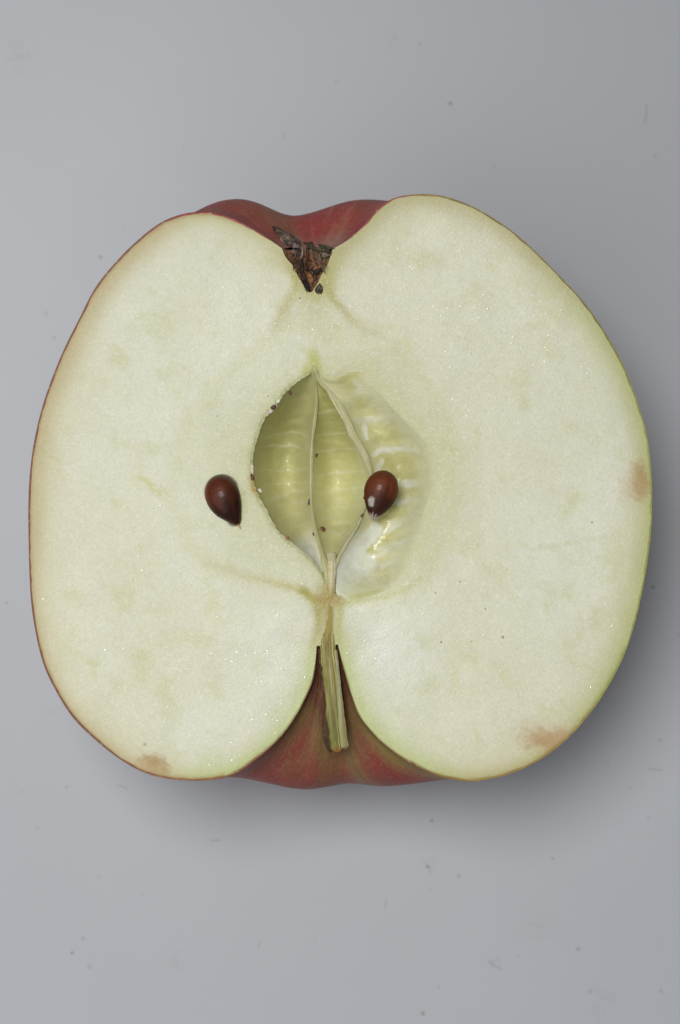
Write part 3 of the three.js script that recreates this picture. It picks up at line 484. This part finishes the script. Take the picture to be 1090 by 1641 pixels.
// ---------------------------------------------------------------- calyx: dry pit with shrivelled sepals and stamens
const dryMat = new THREE.MeshPhysicalMaterial({ vertexColors: true, bumpMap: texture(256, 256, (u, v) => fbm(u * 22, v * 22, 211, 4), false), bumpScale: 7 * S, roughness: 0.72 });
const pitPts = [];
const calyx = obj('calyx', grid(90, 60, (a, i) => {
  const th = Math.PI * a / 90, k = i / 60, w = (1 - Math.cos(th)) / 2, r = PIT_R[Math.round(k * 30)], l = PIT_L[Math.round(k * 30)];
  const ri = k * 30, f = ri - Math.floor(ri), A = PIT_R[Math.floor(ri)], B = PIT_R[Math.min(30, Math.floor(ri) + 1)], C = PIT_L[Math.floor(ri)], E = PIT_L[Math.min(30, Math.floor(ri) + 1)];
  const pr = [lerp(A[0], B[0], f), lerp(A[1], B[1], f)], pl = [lerp(C[0], E[0], f), lerp(C[1], E[1], f)], y = lerp(pr[1], pl[1], w), mx = (pr[0] + pl[0]) / 2, rr = (pr[0] - pl[0]) / 2;
  const n = fbm(a / 9, i / 8, 213, 4) - 0.5, p = [mx + rr * Math.cos(th) + n * 5 * Math.sin(th), y + n * 6 * Math.sin(th), -rr * Math.sin(th) * 0.8 + n * 12 * Math.sin(th)];
  pitPts.push(p);
  const q = fbm(a / 14, i / 10, 215, 4), e = Math.sin(th);
  let c = mix3([0.44, 0.21, 0.09], [0.28, 0.115, 0.055], sm(0.4, 0.62, q));
  c = mix3(c, [0.42, 0.26, 0.19], 0.8 * sm(0.55, 0.75, fbm(a / 8 + 9, i / 12, 217, 3)));
  c = mix3(c, [0.05, 0.03, 0.022], 0.6 * sm(0.5, 0.68, fbm(a / 11 + 40, i / 7, 219, 4)) + 0.5 * gauss(th, 2.0, 0.35) * sm(0.45, 0.0, k));
  c = mix3(c, [0.30, 0.25, 0.2], 0.6 * gauss(th, 0.6, 0.3) * gauss(k, 0.25, 0.15) * sm(0.4, 0.6, fbm(a / 9, i / 9, 220, 3)));
  c = mix3([0.46, 0.2, 0.05], c, sm(0.0, 0.3, e));
  return { p, c };
}), dryMat, apple);
const surfaces = [...peelPts.filter((p) => p[1] < 470 && p[2] < -2), ...pitPts];
const seen = (p) => [CX + (p[0] - CX) * D / (D - p[2]), CY + (p[1] - CY) * D / (D - p[2])];
const placed = surfaces.map((p) => [...seen(p), p[2]]);
function lie(sx, sy, lift) {   // the uppermost skin seen over (sx, sy)
  for (let reach = 4; reach < 40; reach *= 1.6) { let z = -1e9; for (const q of placed) if (Math.hypot(q[0] - sx, q[1] - sy) < reach) z = Math.max(z, q[2]); if (z > -1e9) return [sx, sy, z + lift]; }
  return [sx, sy, 0];
}
const dark = (a, b, s) => (t, c) => mix3(a, b, sm(0.35, 0.7, fbm(t * 4, c * 4 + 5, s, 3)));
const on = (pts, lift) => pts.map(([x, y]) => lie(x, y, lift));
const ragged = (base, s) => (t) => base * (0.35 + 1.1 * Math.sin(Math.PI * Math.min(1, t * 1.1))) * (0.7 + 0.6 * noise(t * 9, 1, s));
for (const [pts, w, lift, c0, c1, q] of [
  [[[437, 363], [444, 369], [454, 375], [466, 379], [476, 384]], 4.2, 4, [0.05, 0.038, 0.034], [0.22, 0.15, 0.12], 221],
  [[[446, 374], [455, 381], [466, 385], [478, 391]], 3.6, 5, [0.09, 0.06, 0.05], [0.34, 0.25, 0.2], 227],
  [[[455, 388], [463, 390], [472, 393], [482, 397]], 3.2, 4, [0.12, 0.09, 0.08], [0.40, 0.31, 0.28], 231],
  [[[464, 377], [472, 383], [478, 392], [481, 402]], 2.6, 7, [0.06, 0.045, 0.04], [0.24, 0.17, 0.13], 233],
  [[[486, 388], [494, 391], [502, 396], [511, 399]], 3, 5, [0.05, 0.04, 0.025], [0.2, 0.15, 0.09], 237],
  [[[500, 399], [510, 400], [520, 402], [530, 404]], 3.2, 4, [0.045, 0.04, 0.022], [0.2, 0.16, 0.1], 241],
  [[[510, 391], [518, 395], [527, 397], [536, 398]], 2.6, 4, [0.04, 0.05, 0.02], [0.18, 0.18, 0.1], 243],
  [[[512, 405], [520, 408], [527, 408], [532, 405]], 2.4, 4, [0.2, 0.15, 0.11], [0.44, 0.36, 0.28], 246],
]) strand('sepal', on(pts, lift), ragged(w, q), dark(c0.map((v) => v * 1.5), [c1[0] * 1.2, c1[1] * 1.15, c1[2] * 1.1], q + 2), dryMat, calyx, { n: 60, m: 18, fibre: 1.2, rise: 0.7, s: q + 4, wob: 0.5 });
strand('stamen', on([[483, 395], [485, 402], [484, 410], [482, 414]], 16), () => 1.5, () => [0.66, 0.52, 0.42], dryMat, calyx, { n: 30, m: 10, s: 245 });
strand('stamen', on([[484, 412], [483, 424], [484, 436], [488, 446], [492, 456]], 12), ragged(2.6, 247), dark([0.03, 0.02, 0.015], [0.1, 0.05, 0.03], 249), dryMat, calyx, { n: 40, m: 10, s: 251, wob: 0.8 });
strand('stamen', on([[492, 395], [493, 408], [491, 420], [490, 432]], 12), () => 1.7, dark([0.05, 0.03, 0.02], [0.2, 0.1, 0.06], 253), dryMat, calyx, { n: 40, m: 10, s: 255, wob: 0.8 });
strand('stamen', on([[490, 432], [498, 434], [506, 436], [512, 432], [519, 431]], 10), ragged(3.2, 257), dark([0.03, 0.02, 0.015], [0.12, 0.05, 0.03], 259), dryMat, calyx, { n: 40, m: 12, s: 261, wob: 1 });
strand('stamen', on([[487, 448], [490, 456], [493, 463], [494, 466]], 8), (t) => 3.4, dark([0.012, 0.01, 0.01], [0.04, 0.025, 0.02], 263), dryMat, calyx, { n: 30, m: 12, s: 265, wob: 1 });
strand('bud', [[506, 461, 0], [509, 462.5, 2], [513, 463, 2], [518, 463, 0]], (t) => 3 + 5 * Math.sin(Math.PI * clamp(t)), (t, c) => mix3([0.07, 0.055, 0.045], [0.3, 0.25, 0.18], sm(0.4, 0.75, noise(t * 6, c * 4 + 3, 267))), dryMat, calyx, { n: 40, m: 22, fibre: 0.6, rise: 0.7, sink: 1, s: 269 });

for (const [pts, w, col] of [
  [[[497, 394], [500, 402], [499, 412]], 1, [0.34, 0.24, 0.16]], [[[506, 396], [504, 406], [508, 415]], 0.9, [0.3, 0.2, 0.12]], [[[470, 398], [474, 405], [472, 413]], 1, [0.36, 0.26, 0.2]], [[[478, 396], [477, 405], [479, 416]], 1.1, [0.2, 0.12, 0.08]],
  ...Array.from({ length: 16 }, () => { const t = rnd(), x = lerp(462, 526, rnd()), y = lerp(400, 436, t), k = clamp((y - 398) / 70), lo = lerp(456, 494, k), hi = lerp(532, 504, k), X = clamp(x, lo + 4, hi - 4); return [[[X, y], [X + (rnd() - 0.5) * 9, y + 6 + rnd() * 4], [X + (rnd() - 0.5) * 12, y + 13 + rnd() * 6]], 0.7 + rnd() * 0.7, mix3([0.16, 0.08, 0.04], [0.42, 0.28, 0.18], rnd())]; }),
  [[[515, 402], [512, 411], [515, 419]], 1, [0.4, 0.3, 0.22]], [[[524, 404], [520, 411], [522, 418]], 0.9, [0.42, 0.34, 0.26]], [[[462, 386], [458, 391], [462, 398]], 0.9, [0.4, 0.32, 0.28]], [[[500, 440], [503, 448], [499, 455]], 1, [0.14, 0.07, 0.04]], [[[508, 436], [506, 444], [509, 449]], 1, [0.12, 0.06, 0.04]],
]) strand('stamen', on(pts, 11), () => w, (t, c) => col.map((v) => v * (0.7 + 0.6 * noise(t * 8, c * 2, 275))), dryMat, calyx, { n: 20, m: 8, s: 277 });

// ---------------------------------------------------------------- seeds
const seedMat = new THREE.MeshPhysicalMaterial({ vertexColors: true, bumpMap: texture(256, 256, (u, v) => 0.6 * fbm(u * 40, v * 5, 271, 3) + 0.4 * noise(u * 90, v * 60, 273), false), bumpScale: 0.5 * S, roughness: 0.4, specularIntensity: 0.3, clearcoat: 0.12, clearcoatRoughness: 0.12 });
const tipMat = new THREE.MeshPhysicalMaterial({ vertexColors: true, roughness: 0.6 });
const PROFILE = [[0, 0], [0.02, 0.3], [0.06, 0.52], [0.12, 0.71], [0.2, 0.87], [0.3, 0.97], [0.4, 1], [0.5, 0.97], [0.6, 0.885], [0.7, 0.755], [0.8, 0.565], [0.88, 0.37], [0.94, 0.21], [0.98, 0.12], [1, 0.07]];
const profile = (s) => { for (let i = 1; i < PROFILE.length; i++) if (PROFILE[i][0] >= s) { const t = (s - PROFILE[i - 1][0]) / (PROFILE[i][0] - PROFILE[i - 1][0]); return lerp(PROFILE[i - 1][1], PROFILE[i][1], t); } return 0; };
function makeSeed(from, to, half, zc, bend, color, label, tipLength) {
  const ex = to[0] - from[0], ey = to[1] - from[1], L = Math.hypot(ex, ey), ux = ex / L, uy = ey / L, thick = 0.74, o = [(from[0] + to[0]) / 2, (from[1] + to[1]) / 2];
  const root = tag(new THREE.Group(), label, 'apple seed'); root.name = numbered('apple_seed');
  const base = zc - half * thick, at = P(o[0], o[1], zc);
  root.position.set((at[0] - CX) * S, (H + base) * S, (at[1] - CY) * S); scene.add(root);
  const g = grid(72, 90, (i, j) => {
    const s = (1 - Math.cos(Math.PI * j / 90)) / 2, ph = 2 * Math.PI * i / 72, r = half * profile(s), b = bend * sm(0.5, 1, s) ** 2;
    const n = r * Math.cos(ph) + b, z = zc + r * Math.sin(ph) * thick, X = from[0] + ux * L * s - uy * n, Y = from[1] + uy * L * s + ux * n;
    return { p: P(X, Y, z), c: color(s, Math.cos(ph), Math.sin(ph), X, Y), uv: [i / 72, s] };
  }, true, at, base);
  obj('seed_coat', g, seedMat, root);
  const tip = strand2([to[0] - ux * 5 - uy * bend, to[1] - uy * 5 + ux * bend], [to[0] + ux * tipLength - uy * bend * 1.2, to[1] + uy * tipLength + ux * bend * 1.2], zc, at, base);
  obj('seed_tip', tip, tipMat, root);
  return root;
}
function strand2(a, b, z, o, base) {
  const l = Math.hypot(b[0] - a[0], b[1] - a[1]), ux = (b[0] - a[0]) / l, uy = (b[1] - a[1]) / l;
  return grid(14, 16, (i, j) => { const t = j / 16, ph = 2 * Math.PI * i / 14, r = 3.2 * (1 - t * 0.75) * (j === 16 ? 0.1 : 1), n = r * Math.cos(ph); return { p: P(a[0] + ux * l * t - uy * n, a[1] + uy * l * t + ux * n, z + r * Math.sin(ph)), c: mix3([0.30, 0.09, 0.03], [0.55, 0.44, 0.26], sm(0.3, 0.6, t)) }; }, true, o, base);
}
const coat = (s, c, shift) => mix3(mix3([0.088, 0.024, 0.011], [0.03, 0.010, 0.006], sm(0.3, 0.75, s + (fbm(c * 3 + shift, s * 3, 281, 3) - 0.5) * 0.6)), [0.14, 0.035, 0.013], 0.6 * gauss(s, 0.22, 0.16) * sm(0.3, 0.7, fbm(c * 6 + shift, s * 2, 283, 3)));
makeSeed(LEFT_SEED.a, LEFT_SEED.b, 27.6, 2, -4, (s, c) => coat(s, c, 3), 'dark brown teardrop seed sunk in the pale flesh left of the open core', 8);
makeSeed([619.5, 754], [598.5, 834], 27.5, -14, 1.5, (s, c, z, X, Y) => {
  let k = coat(s, c, 9); k = [k[0] * 1.4, k[1] * 1.4, k[2] * 1.3];
  const d = Math.hypot((X - 595.5) / 6.2, (Y - 803.5) / 8.5) + (noise(X / 3, Y / 3, 285) - 0.5) * 0.5;
  k = mix3(k, [0.5, 0.46, 0.42], 0.85 * sm(1.1, 0.7, d) * (z > 0 ? 1 : 0));
  return mix3(k, [0.5, 0.42, 0.36], 0.85 * sm(0.87, 0.96, s + (noise(c * 4, s * 9, 287) - 0.5) * 0.14));
}, 'reddish brown teardrop seed with whitish patches lying in the open chamber right of the core', 1);

// ---------------------------------------------------------------- crumbs of seed coat and of flesh
function floorAt(sx, sy) { let b = 1e9, z = 0; for (const [x, y, p] of chamberPts) { const d = (x - sx) ** 2 + (y - sy) ** 2; if (d < b) { b = d; z = p[2]; } } return b < 30 ? z : 0; }
const crumbMat = new THREE.MeshPhysicalMaterial({ vertexColors: true, roughness: 0.5 });
function crumb(name, category, label, sx, sy, rx, ry, turn, color, z) {
  const g = new THREE.IcosahedronGeometry(1, 0), p = g.attributes.position, col = [], s = Math.round(sx * 3 + sy);
  for (let i = 0; i < p.count; i++) {
    const k = 0.8 + 0.55 * noise(Math.round(p.getX(i) * 50) + 7, Math.round(p.getY(i) * 50) + Math.round(p.getZ(i) * 70) + 7, s), v = 0.75 + 0.5 * noise(p.getX(i) * 2 + 9, p.getZ(i) * 2 + 9, s + 1);
    p.setXYZ(i, p.getX(i) * rx * k * S, p.getY(i) * Math.min(rx, ry) * 0.5 * k * S, p.getZ(i) * ry * k * S); col.push(color[0] * v, color[1] * v, color[2] * v);
  }
  g.setAttribute('color', new THREE.Float32BufferAttribute(col, 3)); g.computeVertexNormals();
  const m = obj(numbered(name), g, crumbMat, scene), q = P(sx, sy, (z ?? floorAt(sx, sy)) + Math.min(rx, ry) * 0.35);
  m.position.set((q[0] - CX) * S, (H + q[2]) * S, (q[1] - CY) * S); m.rotation.y = turn;
  return tag(m, label, category);
}
const bro = [0.09, 0.025, 0.014], frag = (label, ...a) => crumb('seed_fragment', 'seed fragment', label, ...a);
frag('dark brown seed crumb on the upper left rim of the core, nearest its top', 465.5, 629.5, 3.2, 4.4, 0.6, bro, 0);
frag('dark brown seed crumb with a white edge, second one down the left core rim', 438.5, 652.5, 5, 3.6, 0.5, bro, 0);
frag('dark seed coat sliver with an orange stain, on the core rim beside the left seed', 404.5, 765, 2.6, 6, 0.35, bro, 0);
frag('tiny orange brown crumb on the lower left rim of the core', 461, 862, 2.4, 2.8, 0.3, [0.3, 0.09, 0.04], 0);
frag('thin dark seed crumb high on the pale rib between two chambers', 507, 730, 2, 4, -0.6, bro);
frag('short dark seed sliver standing left of the middle of the pale rib', 496, 804.5, 2.4, 5.6, -0.25, bro);
frag('largest red brown seed crumb at the foot of the pale rib', 517, 848, 4.4, 5.4, -0.5, [0.16, 0.045, 0.02]);
frag('flat dark seed crumb at the foot of the rib, left of the largest crumb', 504.5, 856, 5, 3, -0.45, bro);
frag('thin dark seed sliver on the chamber wall below the right seed', 580.5, 825.5, 1.8, 4.2, -0.6, bro, -18);
frag('dark speck touching the left side of the right seed', 584.5, 798, 2.4, 3.6, 0.2, [0.05, 0.018, 0.012], -14);
const white = [0.68, 0.66, 0.58], bit = (label, ...a) => crumb('flesh_crumb', 'flesh crumb', label, ...a);
bit('white flesh crumb between the two seed crumbs on the upper left core rim', 446.5, 643, 2.6, 4.4, -0.7, white, -2);
bit('pinkish white flesh crumb just below the second seed crumb on the left core rim', 434, 659.5, 4.6, 2.4, 0.5, [0.68, 0.58, 0.5], -2);
bit('white flesh crumb on the left core rim below the dark sliver', 417, 786, 3.2, 3.6, 0.2, white, -2);
bit('pale flesh shred on the left core rim above the dark sliver', 404.5, 752, 2, 7, 0.1, [0.66, 0.6, 0.5], -2);

scene.updateMatrixWorld(true);
renderer.render(scene, camera);
